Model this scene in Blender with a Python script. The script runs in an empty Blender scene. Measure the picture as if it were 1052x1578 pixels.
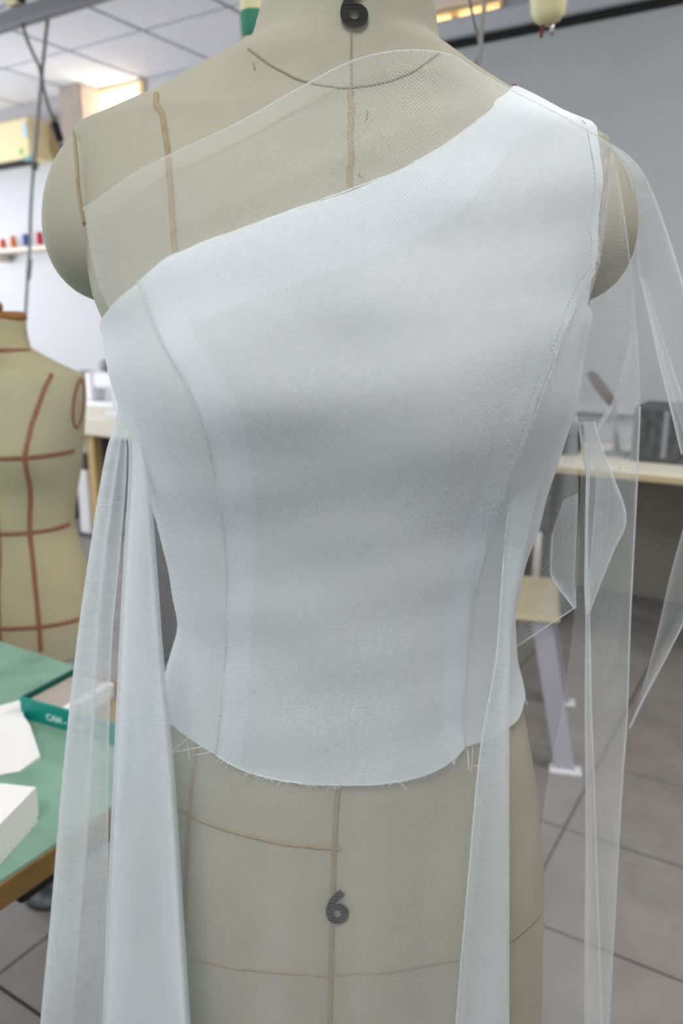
import bpy, math, random
import numpy as np
from mathutils import Vector, Matrix
from mathutils.bvhtree import BVHTree

random.seed(4)
rng = np.random.default_rng(4)
D2R = math.pi / 180
sc = bpy.context.scene
COL = sc.collection

# ------------------------------------------------------------------ camera
F_PX, PX0, PY0 = 1184.0, 526.0, 789.0          # focal length and centre in pixels of the 1052x1578 frame
PITCH = math.atan((789 - 505) / F_PX)          # looking slightly down
YAW = 31.5 * D2R                               # turned left of the room's long axis
CAM_D, CAM_Z = 0.50, 1.25
Rz = np.array([[math.cos(YAW), -math.sin(YAW), 0], [math.sin(YAW), math.cos(YAW), 0], [0, 0, 1]])
C_L = np.array([0, -CAM_D, CAM_Z])             # in the dress form's own frame (x right, y away, z up)
C_W = Rz @ C_L
cam_d = bpy.data.cameras.new('camera')
cam_d.sensor_fit = 'VERTICAL'; cam_d.sensor_height = 36.0; cam_d.sensor_width = 24.0
cam_d.lens = 36.0 * F_PX / 1578
cam_d.clip_start = 0.02
cam_d.dof.use_dof = True; cam_d.dof.focus_distance = 0.42; cam_d.dof.aperture_fstop = 8.5
cam = bpy.data.objects.new('camera', cam_d); COL.objects.link(cam)
cam.location = C_W; cam.rotation_euler = (math.pi / 2 - PITCH, 0, YAW)
sc.camera = cam

# ------------------------------------------------------------------ world, exposure
w = bpy.data.worlds.new('world'); sc.world = w; w.use_nodes = True
bgn = w.node_tree.nodes['Background']
bgn.inputs[0].default_value = (0.93, 0.97, 1.0, 1); bgn.inputs[1].default_value = 0.82
vs = sc.view_settings
vs.view_transform = 'Standard'; vs.look = 'None'; vs.gamma = 1; vs.use_curve_mapping = False; vs.exposure = 0.0
sc.cycles.transparent_max_bounces = 40
sc.cycles.max_bounces = 8
sc.cycles.sample_clamp_indirect = 6

def area_light(name, loc, direction, sx, sy, power, color):
    l = bpy.data.lights.new(name, 'AREA'); l.shape = 'RECTANGLE'; l.size = sx; l.size_y = sy
    l.energy = power; l.color = color
    o = bpy.data.objects.new(name, l); COL.objects.link(o); o.location = loc
    o.rotation_euler = Vector(direction).to_track_quat('-Z', 'Y').to_euler()
    return o
H_CEIL, Y_BACK, X_LEFT, X_RIGHT, Y_FRONT = 2.82, 3.6, -6.7, 2.3, -3.0
# daylight lamp for the left wall's unseen window, tilted up to brighten the ceiling
area_light('window_daylight', (X_LEFT + 0.05, 1.0, 1.75), (1, 0, 0.45), 3.4, 1.5, 205, (0.93, 0.97, 1.0))

# ------------------------------------------------------------------ helpers: projection
def ray(px, py):
    u = (px - PX0) / F_PX; v = (PY0 - py) / F_PX
    return np.array([u, math.cos(PITCH) + v * math.sin(PITCH), -math.sin(PITCH) + v * math.cos(PITCH)])
def at_y(px, py, y):                 # form frame, at distance plane y
    r = ray(px, py); return C_L + r * (y - C_L[1]) / r[1]
def w_y(px, py, Y):                  # room frame, on a plane parallel to the back wall
    r = Rz @ ray(px, py); return C_W + r * (Y - C_W[1]) / r[1]
def w_z(px, py, Z):                  # room frame, on a level plane
    r = Rz @ ray(px, py); return C_W + r * (Z - C_W[2]) / r[2]
def w_ly(px, py, y):                 # room frame, at distance y in front of the camera's level direction
    return Rz @ at_y(px, py, y)

# ------------------------------------------------------------------ helpers: materials
def lin(c):
    out = []
    for v in c[:3]:
        v = v / 255.0
        out.append(v / 12.92 if v <= 0.04045 else ((v + 0.055) / 1.055) ** 2.4)
    return tuple(out) + (1,)
def mat(name, rgb, rough=0.6, rgb2=None, scale=40, bump=0.0, bscale=200, metallic=0.0, emit=0.0, detail=3, spec=0.4):
    m = bpy.data.materials.new(name); m.use_nodes = True
    nt = m.node_tree; b = nt.nodes['Principled BSDF']
    b.inputs['Base Color'].default_value = lin(rgb); b.inputs['Roughness'].default_value = rough
    b.inputs['Metallic'].default_value = metallic; b.inputs['Specular IOR Level'].default_value = spec
    tc = nt.nodes.new('ShaderNodeTexCoord')
    if rgb2:
        n = nt.nodes.new('ShaderNodeTexNoise'); n.inputs['Scale'].default_value = scale; n.inputs['Detail'].default_value = detail
        nt.links.new(tc.outputs['Object'], n.inputs['Vector'])
        r = nt.nodes.new('ShaderNodeValToRGB')
        r.color_ramp.elements[0].position = 0.35; r.color_ramp.elements[1].position = 0.65
        r.color_ramp.elements[0].color = lin(rgb); r.color_ramp.elements[1].color = lin(rgb2)
        nt.links.new(n.outputs['Fac'], r.inputs['Fac']); nt.links.new(r.outputs['Color'], b.inputs['Base Color'])
    if bump:
        n2 = nt.nodes.new('ShaderNodeTexNoise'); n2.inputs['Scale'].default_value = bscale; n2.inputs['Detail'].default_value = 4
        nt.links.new(tc.outputs['Object'], n2.inputs['Vector'])
        bp = nt.nodes.new('ShaderNodeBump'); bp.inputs['Strength'].default_value = bump; bp.inputs['Distance'].default_value = 0.002
        nt.links.new(n2.outputs['Fac'], bp.inputs['Height']); nt.links.new(bp.outputs['Normal'], b.inputs['Normal'])
    if emit:
        b.inputs['Emission Color'].default_value = lin(rgb); b.inputs['Emission Strength'].default_value = emit
    return m

def N(nt, op, a, b=None, c=None):
    n = nt.nodes.new('ShaderNodeMath'); n.operation = op
    for i, v in enumerate((a, b, c)):
        if v is None: continue
        if isinstance(v, (int, float)): n.inputs[i].default_value = v
        else: nt.links.new(v, n.inputs[i])
    return n.outputs[0]

def sheer(name, rgb, thread, hole, period, transl=0.45, edge=1.0, split=0.2, width=0.7):
    """Woven sheer cloth: threads around see-through holes; denser where the cloth turns edge-on."""
    m = bpy.data.materials.new(name); m.use_nodes = True
    nt = m.node_tree; nt.nodes.clear()
    out = nt.nodes.new('ShaderNodeOutputMaterial')
    uv = nt.nodes.new('ShaderNodeUVMap'); uv.uv_map = 'UVMap'
    sep = nt.nodes.new('ShaderNodeSeparateXYZ'); nt.links.new(uv.outputs[0], sep.inputs[0])
    k = 2 * math.pi / period
    u = N(nt, 'MULTIPLY', sep.outputs[0], k); v = N(nt, 'MULTIPLY', sep.outputs[1], k)
    hv = N(nt, 'MULTIPLY', v, 0.5); hu = N(nt, 'MULTIPLY', u, 0.866)
    c1 = N(nt, 'COSINE', v); c2 = N(nt, 'COSINE', N(nt, 'ADD', hv, hu)); c3 = N(nt, 'COSINE', N(nt, 'SUBTRACT', hv, hu))
    s = N(nt, 'ADD', N(nt, 'ADD', c1, c2), c3)
    mr = nt.nodes.new('ShaderNodeMapRange'); mr.interpolation_type = 'SMOOTHSTEP'
    nt.links.new(s, mr.inputs['Value'])
    mr.inputs['From Min'].default_value = split - width; mr.inputs['From Max'].default_value = split + width
    mr.inputs['To Min'].default_value = thread; mr.inputs['To Max'].default_value = hole
    g = nt.nodes.new('ShaderNodeNewGeometry')
    dt = nt.nodes.new('ShaderNodeVectorMath'); dt.operation = 'DOT_PRODUCT'
    nt.links.new(g.outputs['Normal'], dt.inputs[0]); nt.links.new(g.outputs['Incoming'], dt.inputs[1])
    cosv = N(nt, 'MAXIMUM', N(nt, 'ABSOLUTE', dt.outputs['Value']), 0.16)
    cosv = N(nt, 'POWER', cosv, edge)
    a = N(nt, 'SUBTRACT', 1.0, N(nt, 'POWER', N(nt, 'SUBTRACT', 1.0, mr.outputs[0]), N(nt, 'DIVIDE', 1.0, cosv)))
    d = nt.nodes.new('ShaderNodeBsdfDiffuse'); d.inputs['Color'].default_value = lin(rgb)
    t = nt.nodes.new('ShaderNodeBsdfTranslucent'); t.inputs['Color'].default_value = lin(rgb)
    mx = nt.nodes.new('ShaderNodeMixShader'); mx.inputs[0].default_value = transl
    nt.links.new(d.outputs[0], mx.inputs[1]); nt.links.new(t.outputs[0], mx.inputs[2])
    tr = nt.nodes.new('ShaderNodeBsdfTransparent')
    m2 = nt.nodes.new('ShaderNodeMixShader')
    nt.links.new(a, m2.inputs[0]); nt.links.new(tr.outputs[0], m2.inputs[1]); nt.links.new(mx.outputs[0], m2.inputs[2])
    nt.links.new(m2.outputs[0], out.inputs['Surface'])
    return m

M = {}
M['wall'] = mat('wall_paint', (206, 206, 211), 0.8, bump=0.05)
M['wall_grey'] = mat('grey_wall_paint', (200, 198, 196), 0.8, bump=0.05)
M['tile_c'] = mat('ceiling_tile', (238, 238, 245), 0.9, (243, 243, 249), 12, bump=0.15, bscale=150)
M['tbar'] = mat('ceiling_bar', (150, 154, 166), 0.6)
M['tile_f'] = mat('floor_tile', (132, 128, 126), 0.45, (146, 142, 139), 9, bump=0.05, bscale=90, detail=6)
M['grout'] = mat('grout', (66, 60, 56), 0.9)
M['linen'] = mat('form_linen', (162, 160, 144), 0.85, (168, 166, 150), 25, bump=0.12, bscale=900)
M['linen2'] = mat('form_linen_aged', (174, 171, 146), 0.85, (190, 182, 146), 7, bump=0.1, bscale=700)
M['seam'] = mat('seam_thread', (146, 133, 104), 0.8, (158, 146, 118), 120)
M['crease'] = mat('seam_crease', (142, 137, 120), 0.9)
M['ink'] = mat('stencil_ink', (22, 22, 24), 0.7)
M['redtape'] = mat('red_style_tape', (140, 92, 70), 0.7, (152, 104, 82), 60)
M['wood'] = mat('turned_wood', (150, 98, 48), 0.45, (168, 112, 58), 30)
M['metal'] = mat('stand_metal', (120, 122, 124), 0.35, metallic=0.8)
M['steel'] = mat('pin_steel', (190, 190, 192), 0.25, metallic=1.0)
M['pinred'] = mat('pin_head', (120, 50, 40), 0.4)
M['thread_w'] = mat('white_thread', (236, 240, 242), 0.8)
M['green_mat'] = mat('green_cutting_mat', (112, 150, 132), 0.6, (134, 170, 152), 16, bump=0.1, bscale=120, detail=6)
M['edge_wood'] = mat('table_edge_wood', (112, 86, 46), 0.55, (126, 97, 54), 20, bump=0.05)
M['black'] = mat('black_metal', (24, 24, 24), 0.5)
M['teal'] = mat('teal_card', (0, 140, 128), 0.45)
M['dkteal'] = mat('dark_teal_card', (4, 84, 76), 0.5)
M['card'] = mat('grey_card', (176, 168, 160), 0.8)
M['kraft'] = mat('kraft_card', (150, 122, 76), 0.8)
M['paper'] = mat('white_paper', (236, 236, 236), 0.8)
M['print'] = mat('white_print', (200, 232, 224), 0.7)
M['cord'] = mat('grey_cord', (150, 150, 147), 0.6)
M['cord_dk'] = mat('dark_cord', (112, 112, 108), 0.5)
M['cream'] = mat('cream_plastic', (226, 218, 176), 0.5)
M['track'] = mat('grey_track', (128, 128, 134), 0.5)
M['ac'] = mat('aged_cream_plastic', (240, 224, 178), 0.5)
M['blue_l'] = mat('light_blue_sticker', (196, 216, 236), 0.6)
M['green_s'] = mat('green_sticker', (120, 206, 84), 0.6)
M['teal_s'] = mat('blue_green_strip', (120, 176, 182), 0.6)
M['dark'] = mat('dark_slot', (34, 32, 30), 0.7)
M['board'] = mat('tan_board', (196, 168, 118), 0.7, (206, 178, 126), 12)
M['pillar'] = mat('grey_brown_pillar', (168, 156, 146), 0.8, (180, 168, 158), 10)
M['frame_c'] = mat('cream_window_frame', (238, 216, 168), 0.6)
M['shelf'] = mat('shelf_board', (232, 222, 208), 0.6)
M['screen'] = mat('grey_screen_cloth', (186, 190, 193), 0.9, (191, 195, 198), 3)
M['screen_bar'] = mat('pale_grey_housing', (196, 200, 206), 0.5)
M['desk'] = mat('cream_desk', (236, 230, 212), 0.5)
M['desk_edge'] = mat('wood_desk_edge', (198, 184, 146), 0.5)
M['dkgrey'] = mat('dark_grey_cloth', (78, 80, 82), 0.8, (98, 100, 102), 30)
M['midgrey'] = mat('mid_grey_plastic', (140, 142, 148), 0.5)
M['brush'] = mat('brown_grey_handle', (116, 104, 104), 0.6)
M['white_p'] = mat('white_plastic', (236, 236, 240), 0.4)
M['leg_l'] = mat('pale_lilac_metal', (176, 176, 188), .45)
M['seatw'] = mat('pale_seat_wood', (172, 162, 130), 0.6, (182, 172, 140), 20)
M['under'] = mat('dark_panel', (138, 137, 128), 0.8, (146, 145, 136), 8)
def glass_mat():
    m = bpy.data.materials.new('window_glass'); m.use_nodes = True
    b = m.node_tree.nodes['Principled BSDF']
    b.inputs['Transmission Weight'].default_value = 1; b.inputs['Roughness'].default_value = 0.0; b.inputs['IOR'].default_value = 1.02
    return m
M['glass'] = glass_mat()
M['sky'] = mat('bright_sky', (255, 252, 246), 1.0, emit=5.0)
M['lamp'] = mat('lamp_diffuser', (255, 252, 246), 0.6, emit=9.0)
M['tulle'] = sheer('white_tulle', (238, 243, 246), 0.28, 0.015, 0.0012, 0.4, edge=1.3, split=-0.55, width=0.6)
M['satin'] = sheer('white_bodice_cloth', (239, 244, 249), 0.64, 0.64, 0.0009, 0.12, edge=0.6)

# ------------------------------------------------------------------ helpers: meshes
def link_mesh(name, verts, faces, m, parent=None, smooth=False, uvs=None):
    me = bpy.data.meshes.new(name)
    me.from_pydata([tuple(map(float, v)) for v in verts], [], [tuple(map(int, f)) for f in faces])
    if smooth: me.polygons.foreach_set('use_smooth', [True] * len(me.polygons))
    if uvs is not None:
        ul = me.uv_layers.new(name='UVMap')
        li = np.zeros(len(me.loops), dtype=np.int32); me.loops.foreach_get('vertex_index', li)
        ul.data.foreach_set('uv', np.asarray(uvs, dtype=np.float32)[li].ravel())
    if m is not None: me.materials.append(m)
    me.update()
    o = bpy.data.objects.new(name, me); COL.objects.link(o)
    if parent is not None: o.parent = parent
    return o
def tag(o, label=None, cat=None, group=None, kind=None):
    if label: o['label'] = label
    if cat: o['category'] = cat
    if group: o['group'] = group
    if kind: o['kind'] = kind
    return o
def empty(name, loc=(0, 0, 0), rz=0.0):
    o = bpy.data.objects.new(name, None); COL.objects.link(o)
    o.location = loc; o.rotation_euler = (0, 0, rz); o.empty_display_size = 0.05
    return o

class MB:
    def __init__(s): s.v = []; s.f = []
    def add(s, V, Fs):
        n = len(s.v); s.v += [tuple(map(float, p)) for p in V]; s.f += [tuple(i + n for i in f) for f in Fs]; return s
    def box(s, a, b, bev=0.0):
        x0, y0, z0 = a; x1, y1, z1 = b
        if bev <= 0:
            V = [(x0, y0, z0), (x1, y0, z0), (x1, y1, z0), (x0, y1, z0), (x0, y0, z1), (x1, y0, z1), (x1, y1, z1), (x0, y1, z1)]
            return s.add(V, [(0, 3, 2, 1), (4, 5, 6, 7), (0, 1, 5, 4), (1, 2, 6, 5), (2, 3, 7, 6), (3, 0, 4, 7)])
        def ring(d, z): return [(x0 + d, y0 + d, z), (x1 - d, y0 + d, z), (x1 - d, y1 - d, z), (x0 + d, y1 - d, z)]
        def ring8(z):
            e = bev
            return [(x0 + e, y0, z), (x1 - e, y0, z), (x1, y0 + e, z), (x1, y1 - e, z), (x1 - e, y1, z), (x0 + e, y1, z), (x0, y1 - e, z), (x0, y0 + e, z)]
        def ring8i(z):
            e = bev; i = bev
            return [(x0 + e + i * .4, y0 + i, z), (x1 - e - i * .4, y0 + i, z), (x1 - i, y0 + e + i * .4, z), (x1 - i, y1 - e - i * .4, z),
                    (x1 - e - i * .4, y1 - i, z), (x0 + e + i * .4, y1 - i, z), (x0 + i, y1 - e - i * .4, z), (x0 + i, y0 + e + i * .4, z)]
        R = [ring8i(z0), ring8(z0 + bev), ring8(z1 - bev), ring8i(z1)]
        V = sum(R, []); Fs = [tuple(range(7, -1, -1)), tuple(range(24, 32))]
        for k in range(3):
            for i in range(8):
                j = (i + 1) % 8; Fs.append((k * 8 + i, k * 8 + j, k * 8 + 8 + j, k * 8 + 8 + i))
        return s.add(V, Fs)
    def obox(s, o, ex, ey, ez):          # box from a corner and three edge vectors
        o, ex, ey, ez = map(np.asarray, (o, ex, ey, ez))
        V = [o, o + ex, o + ex + ey, o + ey, o + ez, o + ex + ez, o + ex + ey + ez, o + ey + ez]
        return s.add(V, [(0, 3, 2, 1), (4, 5, 6, 7), (0, 1, 5, 4), (1, 2, 6, 5), (2, 3, 7, 6), (3, 0, 4, 7)])
    def lathe(s, prof, seg=24, c=(0, 0, 0), sx=1.0, sy=1.0):    # prof: list of (r, z)
        V = []; Fs = []
        for r, z in prof:
            for k in range(seg):
                a = 2 * math.pi * k / seg; V.append((c[0] + sx * r * math.cos(a), c[1] + sy * r * math.sin(a), c[2] + z))
        for i in range(len(prof) - 1):
            for k in range(seg):
                j = (k + 1) % seg; Fs.append((i * seg + k, i * seg + j, (i + 1) * seg + j, (i + 1) * seg + k))
        Fs.append(tuple(range(seg - 1, -1, -1))); Fs.append(tuple(range((len(prof) - 1) * seg, len(prof) * seg)))
        return s.add(V, Fs)
    def tube(s, pts, r, seg=8):
        pts = [np.asarray(p, float) for p in pts]; n = len(pts)
        rr = r if hasattr(r, '__len__') else [r] * n
        V = []; Fs = []
        up = np.array([0.3, 0.2, 0.93])
        for i, p in enumerate(pts):
            t = pts[min(i + 1, n - 1)] - pts[max(i - 1, 0)]; t = t / (np.linalg.norm(t) + 1e-12)
            a = np.cross(t, up)
            if np.linalg.norm(a) < 0.05: a = np.cross(t, (1, 0, 0))
            a /= np.linalg.norm(a); b = np.cross(t, a)
            for k in range(seg):
                q = 2 * math.pi * k / seg; V.append(p + rr[i] * (a * math.cos(q) + b * math.sin(q)))
        for i in range(n - 1):
            for k in range(seg):
                j = (k + 1) % seg; Fs.append((i * seg + k, i * seg + j, (i + 1) * seg + j, (i + 1) * seg + k))
        Fs.append(tuple(range(seg - 1, -1, -1))); Fs.append(tuple(range((n - 1) * seg, n * seg)))
        return s.add(V, Fs)
    def build(s, name, m, parent=None, smooth=False):
        o = link_mesh(name, s.v, s.f, m, parent, smooth)
        return o

def spline(P, n):
    """Catmull-Rom through points P (k,d), n samples by chord length."""
    P = np.asarray(P, float)
    t = np.concatenate([[0], np.cumsum(np.linalg.norm(np.diff(P, axis=0), axis=1) + 1e-9)])
    q = np.linspace(0, t[-1], n); return spline_at(t, P, q)
def spline_at(t, P, q):
    """Monotone (pchip) interpolation, per column."""
    t = np.asarray(t, float); P = np.asarray(P, float); one = P.ndim == 1
    if one: P = P[:, None]
    h = np.diff(t)[:, None]; dl = np.diff(P, axis=0) / h
    m = np.zeros_like(P); m[0] = dl[0]; m[-1] = dl[-1]
    if len(t) > 2:
        w1 = 2 * h[1:] + h[:-1]; w2 = h[1:] + 2 * h[:-1]
        ok = dl[:-1] * dl[1:] > 0
        den = np.where(ok, w1 / np.where(dl[:-1] == 0, 1, dl[:-1]) + w2 / np.where(dl[1:] == 0, 1, dl[1:]), 1)
        m[1:-1] = np.where(ok, (w1 + w2) / den, 0)
    q = np.clip(np.asarray(q, float), t[0], t[-1])
    i = np.clip(np.searchsorted(t, q) - 1, 0, len(t) - 2)
    hh = (t[i + 1] - t[i])[:, None]; s = (q - t[i])[:, None] / hh
    r = (2 * s**3 - 3 * s**2 + 1) * P[i] + (s**3 - 2 * s**2 + s) * hh * m[i] + (-2 * s**3 + 3 * s**2) * P[i + 1] + (s**3 - s**2) * hh * m[i + 1]
    return r[:, 0] if one else r
def grid_faces(nr, nc, close=False):
    Fs = []
    for r in range(nr - 1):
        for c in range(nc - 1 + (1 if close else 0)):
            d = (c + 1) % nc; Fs.append((r * nc + c, r * nc + d, (r + 1) * nc + d, (r + 1) * nc + c))
    return Fs
def grid_uv(G):
    """Length-true UVs for a (nr,nc,3) grid."""
    du = np.linalg.norm(np.diff(G, axis=1), axis=2).mean(0); dv = np.linalg.norm(np.diff(G, axis=0), axis=2).mean(1)
    u = np.concatenate([[0], np.cumsum(du)]); v = np.concatenate([[0], np.cumsum(dv)])
    U, V = np.meshgrid(u, v); return np.stack([U, V], 2).reshape(-1, 2)
def sheet(name, G, m, parent, jitter=True):
    nr, nc, _ = G.shape
    return link_mesh(name, G.reshape(-1, 3), grid_faces(nr, nc), m, parent, True, grid_uv(G))

# ================================================================== THE ROOM
def struct(name, mb, m, parent=None):
    o = mb.build(name, m, parent)
    if parent is None: o['kind'] = 'structure'
    return o
# floor: grout bed with single tiles
TX, TY = 0.415, 0.355
floor = struct('floor', MB().box((X_LEFT, Y_FRONT, -0.06), (X_RIGHT, Y_BACK, -0.006)), M['grout'])
tm = MB().box((-TX / 2 + .003, -TY / 2 + .003, -0.008), (TX / 2 - .003, TY / 2 - .003, 0.0), 0.0015)
first = None
for i in range(-9, 5):
    for j in range(-4, 8):
        x = -0.155 + (i + .5) * TX; y = 0.994 + (j + .5) * TY
        if y + TY / 2 > Y_BACK: continue
        if first is None: o = tm.build('floor_tile', M['tile_f'], floor); first = o
        else:
            o = first.copy(); COL.objects.link(o); o.parent = floor
        o.location = (x, y, 0); o.rotation_euler.z = math.pi * ((i + j) % 2)
# ceiling: bars with single lay-in tiles
ceil = struct('ceiling', MB().box((X_LEFT, Y_FRONT, H_CEIL + .012), (X_RIGHT, Y_BACK, H_CEIL + .08)), M['tbar'])
LIGHT_CELLS = {(-3, 0), (-4, 0), (0, 0), (-1, 0), (-3, -3), (-4, -3), (0, -3), (-1, -3), (-7, 0), (-8, 0), (-7, 4), (-8, 4)}
cm = MB().box((-.287, -.287, 0), (.287, .287, .012), 0.003); first = None
for i in range(-12, 3):
    for j in range(-5, 6):
        ij = (i + 6, j)
        x = -3.10 + (i + 6 + .5) * .6; y = (j + .5) * .6
        if x - .3 < X_LEFT - .01 or x + .3 > X_RIGHT + .01: continue
        if first is None: o = cm.build('ceiling_tile', M['tile_c'], ceil); first = o
        else: o = first.copy(); COL.objects.link(o); o.parent = ceil
        o.location = (x, y, H_CEIL)
# ceiling lamps hung just under the ceiling
def ceiling_lamp(x, y, lx, ly, label, power):
    e = empty('ceiling_light', (x, y, H_CEIL - .07))
    MB().box((-lx / 2, -ly / 2, .01), (lx / 2, ly / 2, .068), .01).build('housing', M['white_p'], e)
    MB().box((-lx / 2 + .02, -ly / 2 + .02, -.004), (lx / 2 - .02, ly / 2 - .02, .012), .003).build('diffuser', M['lamp'], e)
    tag(e, label, 'ceiling light', 'ceiling lights')
    l = area_light('ceiling_light_glow', (x, y, H_CEIL - .085), (0, 0, -1), lx - .05, ly - .05, power, (1, .97, .93))
    return e
ceiling_lamp(0.4, -1.2, 0.35, 1.25, 'white ceiling lamp overhead in front of the dress form', 21)
ceiling_lamp(0.9, 1.5, 0.35, 1.25, 'added white ceiling lamp over the floor before the cream desk', 24)  # unseen lamp, added to brighten the screen, floor and desk at right
ceiling_lamp(-2.4, -0.8, 0.35, 1.25, 'white ceiling lamp over the green cutting table', 9)
ceiling_lamp(-5.2, 1.2, 0.35, 1.25, 'white ceiling lamp near the left wall window', 10)

# walls. Back wall has two high windows
WIN = [(-4.19, -3.70, 2.42, 2.815), (-2.7, -1.27, 2.745, 2.817)]
mbw = MB(); th = .18
xs = [X_LEFT, WIN[0][0], WIN[0][1], WIN[1][0], WIN[1][1], X_RIGHT]
for k in range(5):
    if k in (1, 3):
        wq = WIN[0] if k == 1 else WIN[1]
        mbw.box((xs[k], Y_BACK, 0), (xs[k + 1], Y_BACK + th, wq[2])); mbw.box((xs[k], Y_BACK, wq[3]), (xs[k + 1], Y_BACK + th, H_CEIL + .08))
    else: mbw.box((xs[k], Y_BACK, 0), (xs[k + 1], Y_BACK + th, H_CEIL + .08))
struct('wall_back', mbw, M['wall'])
for n, (x0, x1, z0, z1) in enumerate(WIN, 1):
    e = empty('window_%d' % n, (0, 0, 0)); e['kind'] = 'structure'
    fw = .05 if n == 1 else .02
    MB().box((x0, Y_BACK - .02, z0), (x0 + fw, Y_BACK + .1, z1), .004).build('window_jamb', M['frame_c'], e)
    MB().box((x1 - fw, Y_BACK - .02, z0), (x1, Y_BACK + .1, z1), .004).build('window_jamb', M['frame_c'], e)
    MB().box((x0 + fw, Y_BACK - .02, z0 - .01), (x1 - fw, Y_BACK + .12, z0 + .015), .004).build('window_sill', M['frame_c'], e)
    MB().box((x0 + fw, Y_BACK - .01, z1 - .012), (x1 - fw, Y_BACK + .1, z1), .003).build('window_head', M['frame_c'], e)
    MB().box((x0 + fw, Y_BACK + .07, z0 + .015), (x1 - fw, Y_BACK + .075, z1 - .012)).build('window_pane', M['glass'], e)
    if n == 2:
        for xm in (-1.95, -1.55): MB().box((xm - .02, Y_BACK + .03, z0 + .015), (xm + .02, Y_BACK + .068, z1 - .012), .003).build('window_mullion', M['frame_c'], e)
area_light('high_window_daylight', (-3.95, Y_BACK + .16, 2.62), (0, -1, -.2), .4, .36, 22, (1, .93, .8))
area_light('strip_window_daylight', (-1.98, Y_BACK + .16, 2.785), (0, -1, -.2), 1.3, .06, 8, (1, .9, .76))
# left wall (out of frame, solid behind its daylight lamp), right wall
struct('wall_left', MB().box((X_LEFT - .15, Y_FRONT, 0), (X_LEFT - .02, Y_BACK + .18, H_CEIL + .08)), M['wall'])
struct('wall_right', MB().box((X_RIGHT, Y_FRONT, 0), (X_RIGHT + .15, Y_BACK + .18, H_CEIL + .08)), M['wall_grey'])
# pillar beside the high window
xa = w_y(98, 180, 3.45)[0]; xb = w_y(131, 180, 3.45)[0]
struct('trim_1', MB().box((xa, 3.42, 2.2), (xb, Y_BACK, H_CEIL), .01), M['pillar'])

# ================================================================== DRESS FORM (own frame: x right, y away, z up)
# z, left x, right x, front depth, back depth, squareness
SEC = np.array([
    (0.690, -.1740, .1580, .112, .112, 2.3),
    (0.760, -.1725, .1563, .112, .114, 2.3),
    (0.819, -.1685, .1536, .111, .116, 2.3),
    (0.875, -.1628, .1502, .109, .116, 2.3),
    (0.930, -.1521, .1424, .104, .108, 2.3),
    (0.971, -.1401, .1340, .099, .098, 2.3),
    (1.012, -.1225, .1240, .093, .086, 2.3),
    (1.060, -.1105, .1160, .089, .074, 2.25),
    (1.089, -.1125, .1192, .090, .076, 2.25),
    (1.134, -.1205, .1285, .0925, .082, 2.3),
    (1.178, -.1295, .1385, .1025, .088, 2.35),
    (1.224, -.1418, .1470, .113, .092, 2.35),
    (1.252, -.1469, .1510, .111, .093, 2.35),
    (1.268, -.1531, .1532, .108, .093, 2.3),
    (1.295, -.1571, .1572, .099, .092, 2.25),
    (1.321, -.1590, .1600, .088, .090, 2.15),
    (1.343, -.1600, .1606, .076, .088, 2.0),
    (1.358, -.1602, .1604, .067, .084, 1.85),
    (1.3655, -.1590, .1440, .063, .080, 1.75),
    (1.3735, -.1410, .1270, .0600, .076, 1.7),
    (1.3850, -.1098, .1020, .0575, .072, 1.75),
    (1.3955, -.0860, .0810, .0560, .068, 1.85),
    (1.4020, -.0690, .0690, .0550, .066, 1.95),
    (1.4085, -.0545, .0580, .0545, .064, 2.0),
    (1.4205, -.0490, .0550, .0540, .062, 2.0),
    (1.4340, -.0455, .0532, .0540, .060, 2.0),
    (1.5000, -.0440, .0530, .0560, .056, 2.0)])
BUST = ((-.068, .0140), (.070, .0140))
def sec_at(z):
    return spline_at(SEC[:, 0], SEC[:, 1:], np.atleast_1d(z))
def form_pt(th, z, off=0.0):
    """Points of the form surface, arrays th (radians, 0 = centre front, + = right) and z; off = outward offset."""
    th = np.asarray(th, float); z = np.asarray(z, float)
    def base(th, z):
        q = sec_at(z.ravel()).reshape(z.shape + (5,))
        xl, xr, bf, bb, n = [q[..., k] for k in range(5)]
        s, c = np.sin(th), np.cos(th)
        b = np.where(c >= 0, bf, bb)
        a = (xr - xl) / 2 * np.sqrt(1 - (bf / .52) ** 2 * np.clip((1.38 - z) / .06, 0, 1))
        x = (xl + xr) / 2 + a * np.sign(s) * np.abs(s) ** (2 / n)
        y = -b * np.sign(c) * np.abs(c) ** (2 / n)
        for bx, A in BUST:
            y = y - A * np.exp(-((x - bx) / .043) ** 2 / 2 - ((z - 1.207) / .036) ** 2 / 2) * np.clip(c * 3, 0, 1)
        return np.stack([x, y, z], -1)
    P = base(th, z)
    if np.any(np.asarray(off) != 0):
        e = 2e-3
        dth = base(th + e, z) - base(th - e, z); dz = base(th, z + e) - base(th, z - e)
        nrm = np.cross(dth, dz); nrm /= np.linalg.norm(nrm, axis=-1, keepdims=True) + 1e-12
        P = P + nrm * (np.asarray(off)[..., None] if hasattr(off, 'shape') else off)
    return P
ZS = np.concatenate([np.linspace(.69, 1.34, 120), np.linspace(1.343, 1.44, 56), np.linspace(1.445, 1.5, 6)])
NTH = 144
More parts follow.
